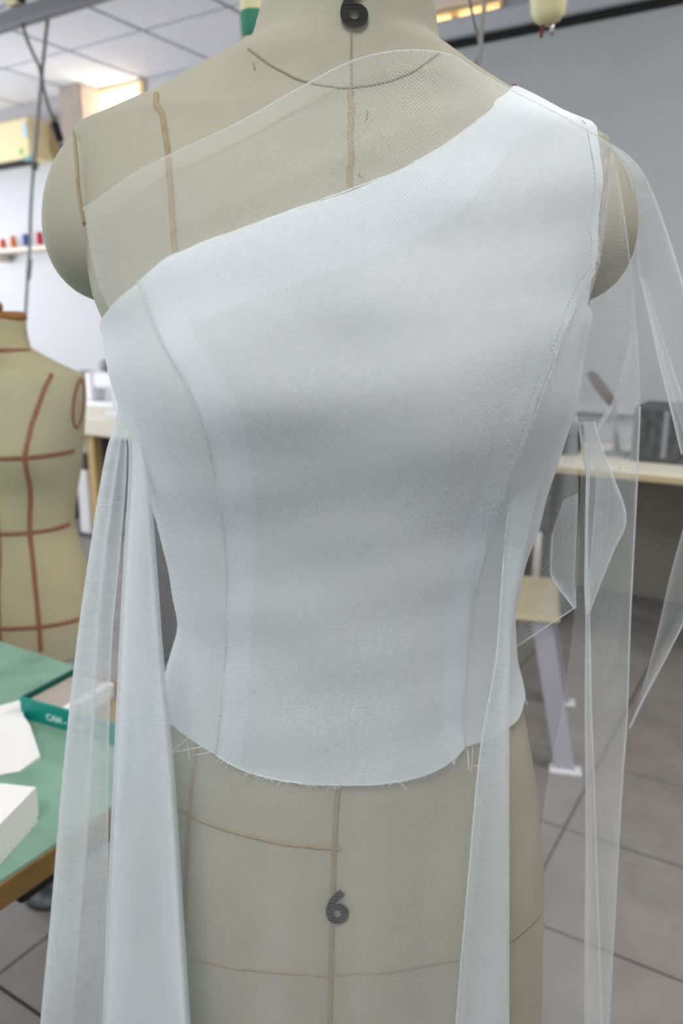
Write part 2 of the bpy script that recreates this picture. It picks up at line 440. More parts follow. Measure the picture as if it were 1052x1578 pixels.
def torso_mesh(name, m, parent, z0, z1, fn=None):
    zs = ZS[(ZS >= z0 - 1e-6) & (ZS <= z1 + 1e-6)]
    if zs[0] > z0 + 1e-5: zs = np.concatenate([[z0], zs])
    if zs[-1] < z1 - 1e-5: zs = np.concatenate([zs, [z1]])
    th = np.linspace(-math.pi, math.pi, NTH, endpoint=False)
    T, Z = np.meshgrid(th, zs); P = form_pt(T, Z)
    if fn is not None: P = fn(P)
    Fs = grid_faces(len(zs), NTH, True)
    Fs.append(tuple(range(NTH - 1, -1, -1))); Fs.append(tuple(range((len(zs) - 1) * NTH, len(zs) * NTH)))
    return link_mesh(name, P.reshape(-1, 3), Fs, m, parent, True)
form = empty('dress_form', (0, 0, 0), YAW)
tag(form, 'large beige linen dress form marked 6, wearing the white bodice in the foreground', 'dress form')
torso = torso_mesh('torso', M['linen'], form, .69, 1.5)
bvh = BVHTree.FromPolygons([v.co[:] for v in torso.data.vertices], [p.vertices[:] for p in torso.data.polygons])
_Ti, _Zi = np.meshgrid(np.linspace(-math.pi, math.pi, NTH, endpoint=False), ZS)
_Pi = form_pt(_Ti, _Zi, .0085)
bvh_out = BVHTree.FromPolygons([Vector(p) for p in _Pi.reshape(-1, 3)], grid_faces(len(ZS), NTH, True))
# pixel -> (theta, z) lookup on the front of the form
_th = np.linspace(-125, 125, 501) * D2R; _z = np.linspace(.70, 1.46, 761)
_T, _Z = np.meshgrid(_th, _z); _P = form_pt(_T, _Z)
_dth = np.gradient(_P, axis=1); _dz = np.gradient(_P, axis=0); _n = np.cross(_dth, _dz)
_face = np.sum(_n * (C_L - _P), -1) > 0
def proj(P):
    q = P - C_L; zc = q[..., 1] * math.cos(PITCH) - q[..., 2] * math.sin(PITCH); up = q[..., 1] * math.sin(PITCH) + q[..., 2] * math.cos(PITCH)
    return PX0 + F_PX * q[..., 0] / zc, PY0 - F_PX * up / zc
_px, _py = proj(_P)
_px = np.where(_face, _px, 1e6)
def tz(px, py):
    d = (_px - px) ** 2 + (_py - py) ** 2; i = int(np.argmin(d)); r, c = divmod(i, _T.shape[1])
    return (_th[c], _z[r])
def path_tz(pts, n=None):
    """pixel polyline -> n smooth (theta,z) samples on the form"""
    Q = spline(pts, 60 if n is None else n); return np.array([tz(*q) for q in Q])
def smooth1(A, it=2):
    for _ in range(it):
        A[1:-1] = (A[:-2] + 2 * A[1:-1] + A[2:]) / 4
    return A
def ribbon(name, TZ, width, m, parent, off=.0007, thick=.0006):
    """a flat strip lying on the form along (theta,z) samples"""
    TZ = smooth1(np.array(TZ, float), 5); thick = min(thick, width * .14); off = min(off, .0003 + width * .12)
    P = form_pt(TZ[:, 0], TZ[:, 1], off); e = 2e-3
    P0 = form_pt(TZ[:, 0], TZ[:, 1]); nr = P - P0; nr /= np.linalg.norm(nr, axis=1)[:, None] + 1e-12
    t = np.gradient(P, axis=0); s = np.cross(nr, t); s /= np.linalg.norm(s, axis=1)[:, None] + 1e-12
    L = P - s * width / 2 - nr * .0004; R = P + s * width / 2 - nr * .0004; Cc = P + nr * thick
    G = np.stack([L, (L + Cc) / 2 + nr * thick * .3, Cc, (R + Cc) / 2 + nr * thick * .3, R], 1)
    return link_mesh(name, G.reshape(-1, 3), grid_faces(len(P), 5), m, parent, True)
def tz_line(t0, z0, t1, z1, n=40):
    return np.stack([np.linspace(t0, t1, n), np.linspace(z0, z1, n)], 1)

# seams and tapes on the form
ribbon('seam_tape', path_tz([(541, 140), (540, 200), (540, 250), (539, 300)]), .0032, M['seam'], torso)
ribbon('seam_tape', path_tz([(240, 144), (252, 190), (258, 230), (264, 310), (270, 404)]), .0032, M['seam'], torso)
ribbon('seam_tape', path_tz([(521, 1195), (518, 1250), (515, 1320), (513, 1450), (510, 1578), (509, 1600)]), .0034, M['seam'], torso)
ribbon('seam_tape', path_tz([(305, 1140), (297, 1200), (290, 1270), (286, 1350), (284, 1440)]), .0032, M['seam'], torso)
ribbon('seam_tape', path_tz([(205, 1180), (235, 1220), (270, 1244), (330, 1272), (400, 1292), (460, 1303), (524, 1308)]), .0030, M['seam'], torso)
ribbon('seam_tape', path_tz([(292, 1478), (380, 1494), (460, 1501), (514, 1503)]), .0022, M['seam'], torso)
ribbon('seam_tape', path_tz([(514, 1503), (600, 1497), (680, 1484), (740, 1470), (790, 1447), (834, 1405)]), .0018, M['crease'], torso)
ribbon('neck_seam', path_tz([(383, 76), (405, 93), (430, 108), (455, 121), (480, 129), (510, 134), (540, 135), (570, 132), (600, 125), (630, 113), (655, 98), (676, 82)], 80), .0016, M['crease'], torso)
ribbon('neck_seam', path_tz([(541, 52), (541, 90), (541, 134)]), .0012, M['crease'], torso)
ribbon('stitch_mark', path_tz([(566, 170), (565, 178), (564, 186)], 8), .0010, M['crease'], torso)
ribbon('stitch_mark', path_tz([(555, 268), (556, 275)], 6), .0010, M['crease'], torso)
ribbon('stitch_mark', path_tz([(389, 96), (393, 107)], 6), .0010, M['seam'], torso)
# padded arm plates
def arm_plate(side, xc, zt, zb, bulge, yr, tilt):
    zc_, rz_ = (zt + zb) / 2, (zt - zb) / 2
    nr, nc = 14, 40; V = []
    for i in range(nr + 1):
        a = i / nr * math.pi / 2                        # 0 at the rim .. pole
        for k in range(nc):
            b = 2 * math.pi * k / nc
            zz = math.cos(a) * math.sin(b); yy = math.cos(a) * math.cos(b); xx = math.sin(a) ** .8
            zz_ = zz * rz_
            V.append((xc + side * (xx * bulge * (1 - .25 * zz) + tilt * zz), yy * yr * (1 - .12 * zz) + .002, zc_ + zz_))
    Fs = grid_faces(nr + 1, nc, True)
    V2 = list(V); Fs.append(tuple(range(nc - 1, -1, -1)))
    o = link_mesh('arm_plate', V2, Fs, M['linen'], form, True)
    return o
plates = [arm_plate(-1, -.1400, 1.3640, 1.2640, .0410, .043, .0060), arm_plate(1, .1420, 1.3560, 1.2640, .0370, .043, .0065)]
_V = [v.co[:] for v in torso.data.vertices]; _F = [p.vertices[:] for p in torso.data.polygons]
for pl in plates:
    n0 = len(_V); _V += [v.co[:] for v in pl.data.vertices]; _F += [tuple(i + n0 for i in p.vertices) for p in pl.data.polygons]
bvh_arm = BVHTree.FromPolygons(_V, _F)
def cast_tube(name, pts, r, m):
    out = []
    for x, y in spline(pts, 30):
        hh = bvh_arm.ray_cast(Vector(C_L), Vector(ray(x, y)).normalized())
        if hh[0] is not None: out.append(np.array(hh[0]))
    out = smooth1(np.array(out), 3)
    return MB().tube(list(out), r, 6).build(name, m, torso, True)
cast_tube('arm_seam', [(114, 204), (118, 250), (122, 300), (130, 345)], .0011, M['seam'])
cast_tube('arm_seam', [(938, 226), (934, 290), (922, 360), (912, 410)], .0006, M['crease'])
# stand
MB().tube([(0, 0, .69), (0, 0, .06)], .016, 16).build('stand_pole', M['metal'], form, True)
MB().lathe([(.19, 0), (.19, .012), (.15, .03), (.04, .05), (.02, .07)], 32).build('stand_base', M['black'], form, True)
# the stencilled 6
def stencil(ch, px, py, h_px, parent, bold):
    cu = bpy.data.curves.new('tmp', 'FONT'); cu.body = ch; cu.size = 1.0; cu.offset = bold; cu.resolution_u = 8
    ob = bpy.data.objects.new('tmp', cu); COL.objects.link(ob)
    dg = bpy.context.evaluated_depsgraph_get(); me = bpy.data.meshes.new_from_object(ob.evaluated_get(dg))
    V = np.array([v.co[:] for v in me.vertices]); Fs = [p.vertices[:] for p in me.polygons]
    bpy.data.objects.remove(ob); bpy.data.curves.remove(cu); bpy.data.meshes.remove(me)
    c = (V.min(0) + V.max(0)) / 2; s = h_px / (V[:, 1].max() - V[:, 1].min())
    out = []
    for v in V:
        x = px + (v[0] - c[0]) * s * 1.06; y = py - (v[1] - c[1]) * s
        r = ray(x, y); hit = bvh.ray_cast(Vector(C_L), Vector(r).normalized())
        p = hit[0] if hit[0] is not None else Vector(at_y(x, y, -.1))
        out.append(p + (hit[1] if hit[0] is not None else Vector((0, -1, 0))) * .0022)
    return link_mesh('stencil_number', out, Fs, M['ink'], parent)
stencil('6', 519.5, 1394, 53, torso, .034)
stencil('6', 545.0, 14, 63, torso, .034)

# ================================================================== BODICE
bod = empty('one_shoulder_bodice', (0, 0, 0), YAW)
tag(bod, 'unfinished white one-shoulder bodice with raw edges pinned on the dress form', 'bodice')
def coons(top, bottom, left, right, ns, nt):
    """boundary curves as (k,2) arrays; returns (nt,ns,2)"""
    def rs(A, n):
        t = np.concatenate([[0], np.cumsum(np.linalg.norm(np.diff(A * np.array([.12, 1]), axis=0), axis=1) + 1e-9)])
        q = np.linspace(0, t[-1], n); return np.stack([np.interp(q, t, A[:, k]) for k in range(A.shape[1])], 1)
    T, B, L, R = rs(top, ns), rs(bottom, ns), rs(left, nt), rs(right, nt)
    s = np.linspace(0, 1, ns)[None, :, None]; t = np.linspace(0, 1, nt)[:, None, None]
    G = (1 - t) * T[None] + t * B[None] + (1 - s) * L[:, None] + s * R[:, None] \
        - ((1 - s) * (1 - t) * T[0] + s * (1 - t) * T[-1] + (1 - s) * t * B[0] + s * t * B[-1])
    return G
def wrinkle(P, amp=.0005):
    x, y, z = P[..., 0], P[..., 1], P[..., 2]
    return amp * (np.sin(z * 95 + 2.2 * np.sin(x * 22)) + .7 * np.sin(z * 160 - x * 35 + 1.3) + .6 * np.sin(x * 80 + z * 60))
def panel(name, top, bottom, left, right, ns, nt, off, m, amp=.0005, parent=None):
    G = coons(top, bottom, left, right, ns, nt)
    P0 = form_pt(G[..., 0], G[..., 1])
    P = form_pt(G[..., 0], G[..., 1], off + wrinkle(P0, amp))
    return sheet(name, P, m, parent or bod)
neck_px = [(222, 437), (245, 418), (270, 402), (310, 384), (350, 368), (400, 349), (450, 330), (500, 313), (540, 298), (590, 280), (640, 257), (680, 233), (720, 204), (755, 172), (785, 142)]
should_px = [(785, 142), (815, 155), (850, 172), (880, 188), (907, 204)]
arm_px = [(907, 204), (911, 240), (911, 290), (909, 340), (906, 390), (903, 420)]
seamR_px = [(903, 420), (885, 450), (865, 495), (845, 545), (828, 595), (800, 670), (772, 745), (748, 815), (728, 890), (715, 960), (709, 1040), (708, 1100), (709, 1150)]
seamL_px = [(222, 437), (240, 485), (262, 532), (290, 580), (312, 630), (332, 700), (345, 770), (353, 850), (356, 930), (354, 1010), (347, 1090), (338, 1162)]
hemC_px = [(338, 1162), (365, 1178), (400, 1191), (440, 1200), (480, 1205), (520, 1207), (570, 1205), (620, 1198), (665, 1183), (690, 1168), (709, 1150)]
neck = smooth1(path_tz(neck_px, 90), 3); shl = smooth1(path_tz(should_px, 30), 3); arm = smooth1(path_tz(arm_px, 40), 3)
sR = smooth1(path_tz(seamR_px, 90), 3); sL = smooth1(path_tz(seamL_px, 90), 3); hemC = smooth1(path_tz(hemC_px, 80), 3)
top = np.concatenate([neck, shl[1:]]); right = np.concatenate([arm, sR[1:]])
front_panel = panel('front_panel', top, hemC, sL, right, 110, 150, .0042, M['satin'], .0008)
# left side panel, wrapping round to the back
hemL = smooth1(path_tz([(338, 1160), (315, 1147), (290, 1130), (270, 1114), (255, 1100)], 40), 3)
hemL = np.concatenate([hemL, [(hemL[-1][0] - .15, hemL[-1][1] + .004), (-1.95, hemL[-1][1] + .006)]])
topL = smooth1(path_tz([(222, 437), (200, 452), (183, 466), (170, 482)], 30), 3)
topL = np.concatenate([topL, [(topL[-1][0] - .2, topL[-1][1] - .006), (-1.95, topL[-1][1] - .01)]])
backL = tz_line(-1.95, topL[-1][1], -1.95, hemL[-1][1])
panel('side_panel', topL[::-1], hemL[::-1], backL, sL, 60, 130, .0030, M['satin'], .0004)
# right side panel
hemR = smooth1(path_tz([(709, 1146), (725, 1143), (745, 1137), (770, 1122), (790, 1108)], 40), 3)
hemR = np.concatenate([hemR, [(hemR[-1][0] + .15, hemR[-1][1] + .003), (1.95, hemR[-1][1] + .005)]])
topR = smooth1(path_tz([(903, 420), (901, 440), (897, 470)], 20), 3)
topR = np.concatenate([topR, [(topR[-1][0] + .15, topR[-1][1] - .004), (1.95, topR[-1][1] - .008)]])
backR = tz_line(1.95, topR[-1][1], 1.95, hemR[-1][1])
panel('side_panel', topR, hemR, sR, backR, 60, 130, .0030, M['satin'], .0004)
# facing inside the neckline and shoulder
faceL = smooth1(path_tz([(238, 482), (290, 490), (340, 476), (400, 452), (460, 430), (530, 406), (600, 378), (660, 348), (715, 310), (750, 265), (790, 215), (850, 195), (903, 208)], 90), 4)
panel('neckline_facing', top, faceL, sL[:8], np.array([shl[-1], shl[-1] - np.array([0, .001])]), 100, 22, .0018, M['satin'], .0003, front_panel)
# pressed-open seam allowances
def allowance(seam, dth, name):
    W_ = []
    for k, (t, z) in enumerate(seam):
        W_.append((t + dth, z))
    W_ = np.array(W_)
    G = np.stack([seam + (W_ - seam) * q for q in np.linspace(0, 1, 8)], 1)
    P = form_pt(G[..., 0], G[..., 1], .0020)
    return sheet(name, P, M['satin'], front_panel)
allowance(sL[2:], .155, 'seam_allowance')
allowance(sR[2:], -.13, 'seam_allowance')
# raised seam cords, a little darker than the cloth, and rolled raw edges
def edge_cord(name, TZ, off, r, m):
    P = form_pt(TZ[:, 0], TZ[:, 1], off); return MB().tube(list(P), r, 6).build(name, m, bod, True)
M['seam_cord'] = mat('seam_cord_grey', (194, 198, 198), 0.9)
edge_cord('seam_line', sL, .0050, .00042, M['seam_cord']); edge_cord('seam_line', sR, .0050, .00042, M['seam_cord'])
edge_cord('rolled_edge', neck, .0034, .0004, M['thread_w']); edge_cord('rolled_edge', hemC, .0034, .0004, M['thread_w'])
# frayed threads along the raw hem and armhole
fr = MB()
def fray(px, py, dx, dy, r=.00016, curl=.3, y_off=.005):
    n = 6; pts = []
    for i in range(n):
        q = i / (n - 1); x = px + dx * q + curl * math.sin(q * 3) * 4; y = py + dy * q
        h = bvh.ray_cast(Vector(C_L), Vector(ray(x, y)).normalized())
        p = np.array(h[0] + h[1] * y_off) if h[0] is not None else at_y(x, y, -.03)
        pts.append(p)
    fr.tube(pts, r, 4)
for k in range(46):
    q = hemC_px; i = random.random() * (len(q) - 1.01); a = int(i); f = i - a
    px = q[a][0] + (q[a + 1][0] - q[a][0]) * f; py = q[a][1] + (q[a + 1][1] - q[a][1]) * f
    fray(px, py - 1, random.uniform(-9, 6), random.uniform(2, 9), .00014, random.uniform(-.5, .5))
for a in ((318, 1148, -50, 12, .0003), (300, 1134, -36, 30, .00026), (296, 1140, 4, 30, .00018), (712, 1150, 2, 32, .0003), (720, 1146, -2, 40, .00018), (722, 1176, 24, -2, .0003), (605, 1196, 18, 14, .00022), (800, 1060, 12, 26, .0002), (335, 1155, -28, 6, .0002)):
    fray(*a[:4], r=a[4])
for k in range(22):
    q = arm_px; i = random.random() * (len(q) - 1.01); a = int(i); f = i - a
    fray(q[a][0] + (q[a + 1][0] - q[a][0]) * f, q[a][1] + (q[a + 1][1] - q[a][1]) * f, random.uniform(1, 9), random.uniform(-6, 14), .00013)
tag(fr.build('frayed_threads', M['thread_w'], bod), kind='stuff')
# the pin at the shoulder
pin = empty('dress_pin', (0, 0, 0), YAW)
h = form_pt(*[np.array([v]) for v in tz(786, 143)], off=.004)[0]
MB().lathe([(.0002, -.001), (.0010, -.0006), (.0013, 0), (.0010, .0008), (.0002, .0011)], 12, h).build('pin_head', M['pinred'], pin, True)
MB().tube([h, h + np.array([.006, .004, -.010])], .0003, 6).build('pin_shaft', M['steel'], pin)
tag(pin, 'small dark red pin stuck in the shoulder of the white bodice', 'pin')

# ================================================================== TULLE
tul = empty('tulle_overlay', (0, 0, 0), YAW)
tag(tul, 'sheer white tulle draped over the bodice and hanging in long folds at both sides', 'tulle')
def form_y(px, py, pad):
    h = bvh_out.ray_cast(Vector(C_L), Vector(ray(px, py)).normalized())
    return (h[0].y - pad) if h[0] is not None else None
# front sheet: follows the chest, then hangs from the bust
topT = spline([(128, 322), (160, 300), (200, 272), (250, 245), (290, 226), (350, 198), (400, 172), (440, 148), (480, 126), (520, 104), (560, 88), (600, 79), (640, 75), (690, 82), (735, 111), (785, 138), (850, 170), (908, 203), (942, 224)], 120)
lefT = spline([(128, 322), (138, 380), (152, 440), (172, 490), (186, 560), (196, 640), (200, 700), (192, 850), (184, 1000), (175, 1200), (166, 1400), (156, 1650)], 140)
rigT = spline([(942, 224), (938, 300), (925, 400), (903, 480), (885, 560), (858, 660), (835, 740), (815, 820), (797, 900), (784, 1000), (783, 1200), (783, 1400), (783, 1650)], 140)
botT = np.stack([np.linspace(156, 783, 120), np.full(120, 1650.)], 1)
GP = coons(topT, botT, lefT, rigT, 96, 120)
nr, nc = GP.shape[:2]
Y = np.zeros((nr, nc))
for c in range(nc):
    prev = None
    for r in range(nr):
        px, py = GP[r, c]
        fy = form_y(px, py, .0)
        if fy is None:
            fy = prev if prev is not None else -.012
            if prev is None or c > nc * .8: fy = min(fy, -.012)
        if prev is not None and py > 500:
            fy = min(fy, prev + .0006)
        Y[r, c] = fy; prev = fy
Y0 = Y.copy()
for _ in range(14):
    Y[1:-1, 1:-1] = (Y[:-2, 1:-1] + Y[2:, 1:-1] + Y[1:-1, :-2] + Y[1:-1, 2:]) / 4
    Y = np.minimum(Y, Y0)
for r in range(nr):                       # soft pleats low down, and drag folds from the shoulder
    for c in range(nc):
        px, py = GP[r, c]; k = min(max((py - 900) / 600, 0), 1)
        Y[r, c] -= k * .004 * (1 + math.sin(px * .045 + .4 * math.sin(py * .004))) 
        d = (py - (255 - .42 * (px - 500)))
        if 200 < px < 800: Y[r, c] -= .0022 * math.exp(-(d / 13) ** 2) * min(1, (px - 200) / 150) * min(1, (800 - px) / 100)
G = np.zeros((nr, nc, 3))
for r in range(nr):
    for c in range(nc): G[r, c] = at_y(GP[r, c, 0], GP[r, c, 1], Y[r, c])
G = np.concatenate([G, np.stack([G[-1] + np.array([0, -.0008, -.012]) * k for k in range(1, 21)])], 0)
drape = sheet('front_drape', G, M['tulle'], tul)
def hem_line(name, pts, r=.0006):
    return MB().tube(pts, r, 5).build(name, M['tulle_edge'], tul, True)
M['tulle_edge'] = sheer('tulle_cut_edge', (238, 243, 246), 0.55, 0.45, .001, .4, edge=.6)
MB().tube(list(smooth1(G[0].copy(), 3)), .00045, 5).build('cut_edge', M['tulle_edge'], drape, True)
def pleats(name, rows, cols, depth, segs, n_rows=90, wav=.0012, edges=(), edge_from=0):
    """accordion folds: cols[k] = pixel x per row, depth[k] = y per row; neighbours joined by a rounded leg"""
    cols = np.array(cols, float); depth = np.array(depth, float); rows = np.array(rows, float)
    if rows[-1] == 1650:                   # the cloth goes on below the frame
        k = 650 / (rows[-1] - rows[-2])
        cols = np.concatenate([cols, cols[:, -1:] + (cols[:, -1:] - cols[:, -2:-1]) * k * .6], 1)
        depth = np.concatenate([depth, depth[:, -1:] + (depth[:, -1:] - depth[:, -2:-1]) * .3], 1)
        rows = np.append(rows, 2300.); n_rows = int(n_rows * 1.4)
    q = np.linspace(rows[0], rows[-1], n_rows)
    X = np.stack([spline_at(rows, c, q) for c in cols], 1); Dp = np.stack([spline_at(rows, c, q) for c in depth], 1)
    out = []
    for r in range(n_rows):
        line = []
        for k in range(len(cols) - 1):
            n = segs[k]
            for i in range(n + (1 if k == len(cols) - 2 else 0)):
                s = i / n
                e = (1 - math.cos(math.pi * s)) / 2
                x = X[r, k] + (X[r, k + 1] - X[r, k]) * e
                y = Dp[r, k] + (Dp[r, k + 1] - Dp[r, k]) * s + wav * math.sin(s * 9 + k * 2 + q[r] * .006)
                line.append(at_y(x, q[r], y))
        out.append(line)
    out = np.array(out); o = sheet(name, out, M['tulle'], tul)
    ends = np.concatenate([[0], np.cumsum(segs)])
    for k in edges:
        MB().tube(list(out[q >= edge_from][:, ends[k]]), .00055, 5).build('fold_edge', M['tulle_edge'], o, True)
    return o
# left hanging folds
R_ = [472, 560, 640, 700, 850, 1000, 1200, 1400, 1650]
L1 = [172, 184, 194, 200, 192, 184, 175, 166, 156]
R2 = [176, 198, 213, 226, 239, 250, 268, 281, 296]
L3 = [168, 192, 180, 164, 139, 118, 97, 80, 57]
B4 = [170, 193, 195, 195, 185, 172, 167, 166, 165]
B5 = [171, 193, 190, 182, 162, 149, 140, 124, 106]
dL1 = [-.030, -.035, -.040, -.045, -.055, -.060, -.070, -.075, -.080]
dR2 = [-.034, -.045, -.055, -.062, -.075, -.088, -.108, -.120, -.135]
dL3 = [-.028, -.030, -.030, -.032, -.040, -.045, -.050, -.050, -.050]
dB4 = [-.026, -.026, -.022, -.020, -.018, -.014, -.010, -.006, 0]
dB5 = [-.025, -.024, -.018, -.012, -.006, 0, .008, .014, .02]
pleats('side_folds', R_, [L1, R2, L3, B4, B5], [dL1, dR2, dL3, dB4, dB5], [14, 22, 14, 10], edges=(0, 1, 2, 4))
# inner doubled layer of the left fold
for k_ in range(7):
    pleats('fold_lining', R_, [[a + (2 + k_) for a in L1], [a - 2 - k_ for a in R2]], [[a - .002 * (k_ + 1) for a in dL1], [a - .002 * (k_ + 1) for a in dR2]], [14], wav=.0006)
for k_ in range(3):
    pleats('fold_lining', R_, [[a + 1 + k_ for a in L3], [B5, B4, B5][k_]], [[a + .003 * (k_ + 1) for a in dL3], [a + .003 * (k_ + 1) for a in dB5]], [12], wav=.0008)
# right front fold
R_ = [640, 700, 760, 860, 1000, 1150, 1350, 1650]
E1 = [858, 846, 829, 806, 784, 783, 783, 783]
E2 = [803, 795, 786, 776, 766, 741, 722, 698]
E3 = [852, 840, 823, 801, 781, 780, 780, 780]
pleats('front_fold', R_, [E1, E2, E3], [[-.05, -.055, -.062, -.075, -.095, -.108, -.118, -.128], [-.075, -.080, -.086, -.098, -.112, -.124, -.134, -.144], [-.062, -.068, -.076, -.09, -.11, -.124, -.134, -.144]], [16, 16], wav=.0006, edges=(0, 1))
for k_ in range(4):
    pleats('fold_lining', R_, [[a - 1 - k_ for a in E1], [a + 2 + 2 * k_ for a in E2]], [[-.058 - .002 * k_, -.064, -.071, -.085, -.105, -.118, -.128, -.138], [-.079 - .002 * k_, -.084, -.09, -.102, -.116, -.128, -.138, -.148]], [14], wav=.0005)
# right shoulder: sheet falling off the arm plate and down behind the hip
R_ = [236, 330, 470, 600, 700, 850, 950, 1100, 1200, 1300, 1450, 1650]
S0 = [940, 925, 896, 880, 895, 890, 884, 864, 845, 832, 829, 826]
S1 = [946, 962, 978, 986, 983, 976, 971, 966, 959, 953, 945, 934]
S2 = [945, 960, 974, 950, 905, 902, 903, 902, 903, 903, 902, 900]
S3 = [945, 961, 976, 955, 909, 905, 908, 911, 915, 918, 923, 929]
d0 = [-.03, -.055, -.035, -.005, .005, .012, .016, .022, .026, .03, .034, .04]
d1 = [-.03, -.062, -.055, -.02, -.01, 0, 0, .004, .006, .008, .01, .014]
d2 = [-.03, -.060, -.045, -.005, .01, .02, .024, .03, .034, .036, .04, .045]
d3 = [-.03, -.062, -.048, -.012, 0, .008, .01, .014, .016, .018, .02, .024]
pleats('shoulder_fall', R_, [S0, S1, S2, S3], [d0, d1, d2, d3], [18, 16, 8], n_rows=110, edges=(1, 2, 3), edge_from=620)
# outer wing of the same sheet, blowing out past the frame and folding back
R_ = [220, 238, 270, 300, 370, 440, 560, 660, 760]
pleats('outer_wing', R_, [[930, 948, 968, 974, 980, 990, 1022, 1050, 1080], [935, 964, 992, 1006, 1031, 1053, 1096, 1130, 1165]],
       [[-.02, -.025, -.03, -.03, -.02, 0, .02, .03, .04], [-.015, -.012, -.005, .005, .02, .03, .04, .05, .06]], [18], n_rows=60, edges=(1,))
R_ = [400, 470, 560, 640, 700]
pleats('outer_wing', R_, [[978, 996, 1016, 1036, 1050], [984, 1006, 1034, 1062, 1082]], [[-.01, 0, .012, .02, .03], [.004, .016, .03, .04, .05]], [10], n_rows=40, edges=(0,))
R_ = [780, 850, 900, 960, 1020, 1080, 1122]
pleats('outer_wing', R_, [[1062, 1042, 1029, 1016, 1001, 984, 968], [1150, 1114, 1086, 1053, 1022, 990, 970]], [[.03, .03, .03, .03, .025, .02, .015], [.06, .056, .05, .045, .038, .028, .018]], [16], n_rows=40, edges=(1,))
# crumpled fold under the arm
R_ = [650, 700, 740, 800, 850, 900, 948]
pleats('crumpled_fold', R_, [[892, 898, 904, 903, 902, 901, 903], [915, 930, 946, 964, 944, 924, 906], [898, 908, 918, 914, 910, 906, 904]],
       [[-.01, -.01, -.01, -.008, -.005, 0, 0], [-.03, -.034, -.036, -.036, -.03, -.02, -.01], [0, 0, 0, .002, .004, .006, .005]], [14, 10], n_rows=50, edges=(0, 1))
# underarm panel with a slanting lower edge
R_ = [470, 560, 650, 720, 800, 870, 940]
def under_pt(s, t):
    xl = spline_at([0, .3, .6, 1], np.array([895., 868, 836, 790]), [t])[0]; yl = 470 + (1000 - 470) * t
    xr = spline_at([0, .4, .8, 1], np.array([905., 890, 892, 886]), [t])[0]; yr = 470 + (936 - 470) * t
    return at_y(xl + (xr - xl) * s, yl + (yr - yl) * s, -.012 + .022 * s + .004 * math.sin(6 * s + 3 * t))
ud = sheet('underarm_drape', np.array([[under_pt(i / 24, j / 60) for i in range(25)] for j in range(61)]), M['tulle'], tul)
MB().tube([under_pt(i / 24, 1) for i in range(25)], .00055, 5).build('cut_edge', M['tulle_edge'], ud, True)
def curl_pt(s, t):
    P0 = spline_at([0, .35, .7, 1], np.array([(868., 770), (850, 830), (848, 880), (884, 938)]), [t])[0]
    P1 = spline_at([0, .35, .7, 1], np.array([(890., 760), (888, 830), (886, 890), (888, 938)]), [t])[0]
    e = (1 - math.cos(math.pi * s / 2 + 0)) if False else math.sin(math.pi * s / 2) ** 2
    P = P0 + (P1 - P0) * e
    return at_y(P[0], P[1], -.020 + .024 * s)
ce = sheet('curled_edge', np.array([[curl_pt(i / 14, j / 40) for i in range(15)] for j in range(41)]), M['tulle'], tul)
MB().tube([curl_pt(0, j / 40) for j in range(12, 41)], .0005, 5).build('cut_edge', M['tulle_edge'], ce, True)

# ================================================================== SECOND DRESS FORM
MAN_L = np.array([-.655, 1.0, -.196])
man = empty('dress_form', tuple(Rz @ np.array([MAN_L[0], MAN_L[1], 0])), YAW)
tag(man, 'aged beige dress form with red style tapes and wooden neck cap behind the green table', 'dress form')
dzm = MAN_L[2]
def sink(P):
    P = P.copy(); P[..., 2] += dzm; return P
man_torso = torso_mesh('torso', M['linen2'], man, .80, 1.462, sink)
def mtape(TZ, wd, nm='style_tape'):
    o = ribbon(nm, TZ, wd, M['redtape'], man_torso, off=.0012, thick=.0012); 
    for v in o.data.vertices: v.co.z += dzm
    return o
mtape(tz_line(-1.5, 1.212, 1.35, 1.216, 60), .0085)
mtape(tz_line(-1.5, 1.062, 1.42, 1.066, 60), .0085)
mtape(tz_line(-1.5, .880, 1.55, .880, 60), .0085)
mtape(spline(np.stack([np.array([.84, .80, .72, .62, .55, .50, .50, .48, .46, .44]), np.array([1.362, 1.356, 1.34, 1.30, 1.26, 1.21, 1.15, 1.06, .95, .83])], 1)[::-1], 70), .0085)
mtape(tz_line(0, .83, 0, 1.37, 60), .0085)
mtape(tz_line(-1.4, 1.405, 1.4, 1.405, 40), .008)
aa = np.linspace(0, 2 * math.pi, 40)
mtape(np.stack([1.38 + .17 * np.cos(aa), 1.305 + .046 * np.sin(aa)], 1), .007, 'armhole_tape')
MB().lathe([(.040, 0), (.051, .002), (.054, .008), (.052, .014), (.044, .018)], 32, (.004, -.001, 1.262)).build('neck_cap', M['wood'], man, True)
MB().lathe([(.010, 0), (.012, .010), (.008, .018)], 16, (.004, 0, 1.280)).build('neck_knob', M['wood'], man, True)
MB().tube([(0, 0, .62), (0, 0, .05)], .016, 14).build('stand_pole', M['metal'], man, True)
MB().lathe([(.06, 0), (.06, .012), (.05, .028), (.03, .05)], 28).build('stand_base', M['metal'], man, True)

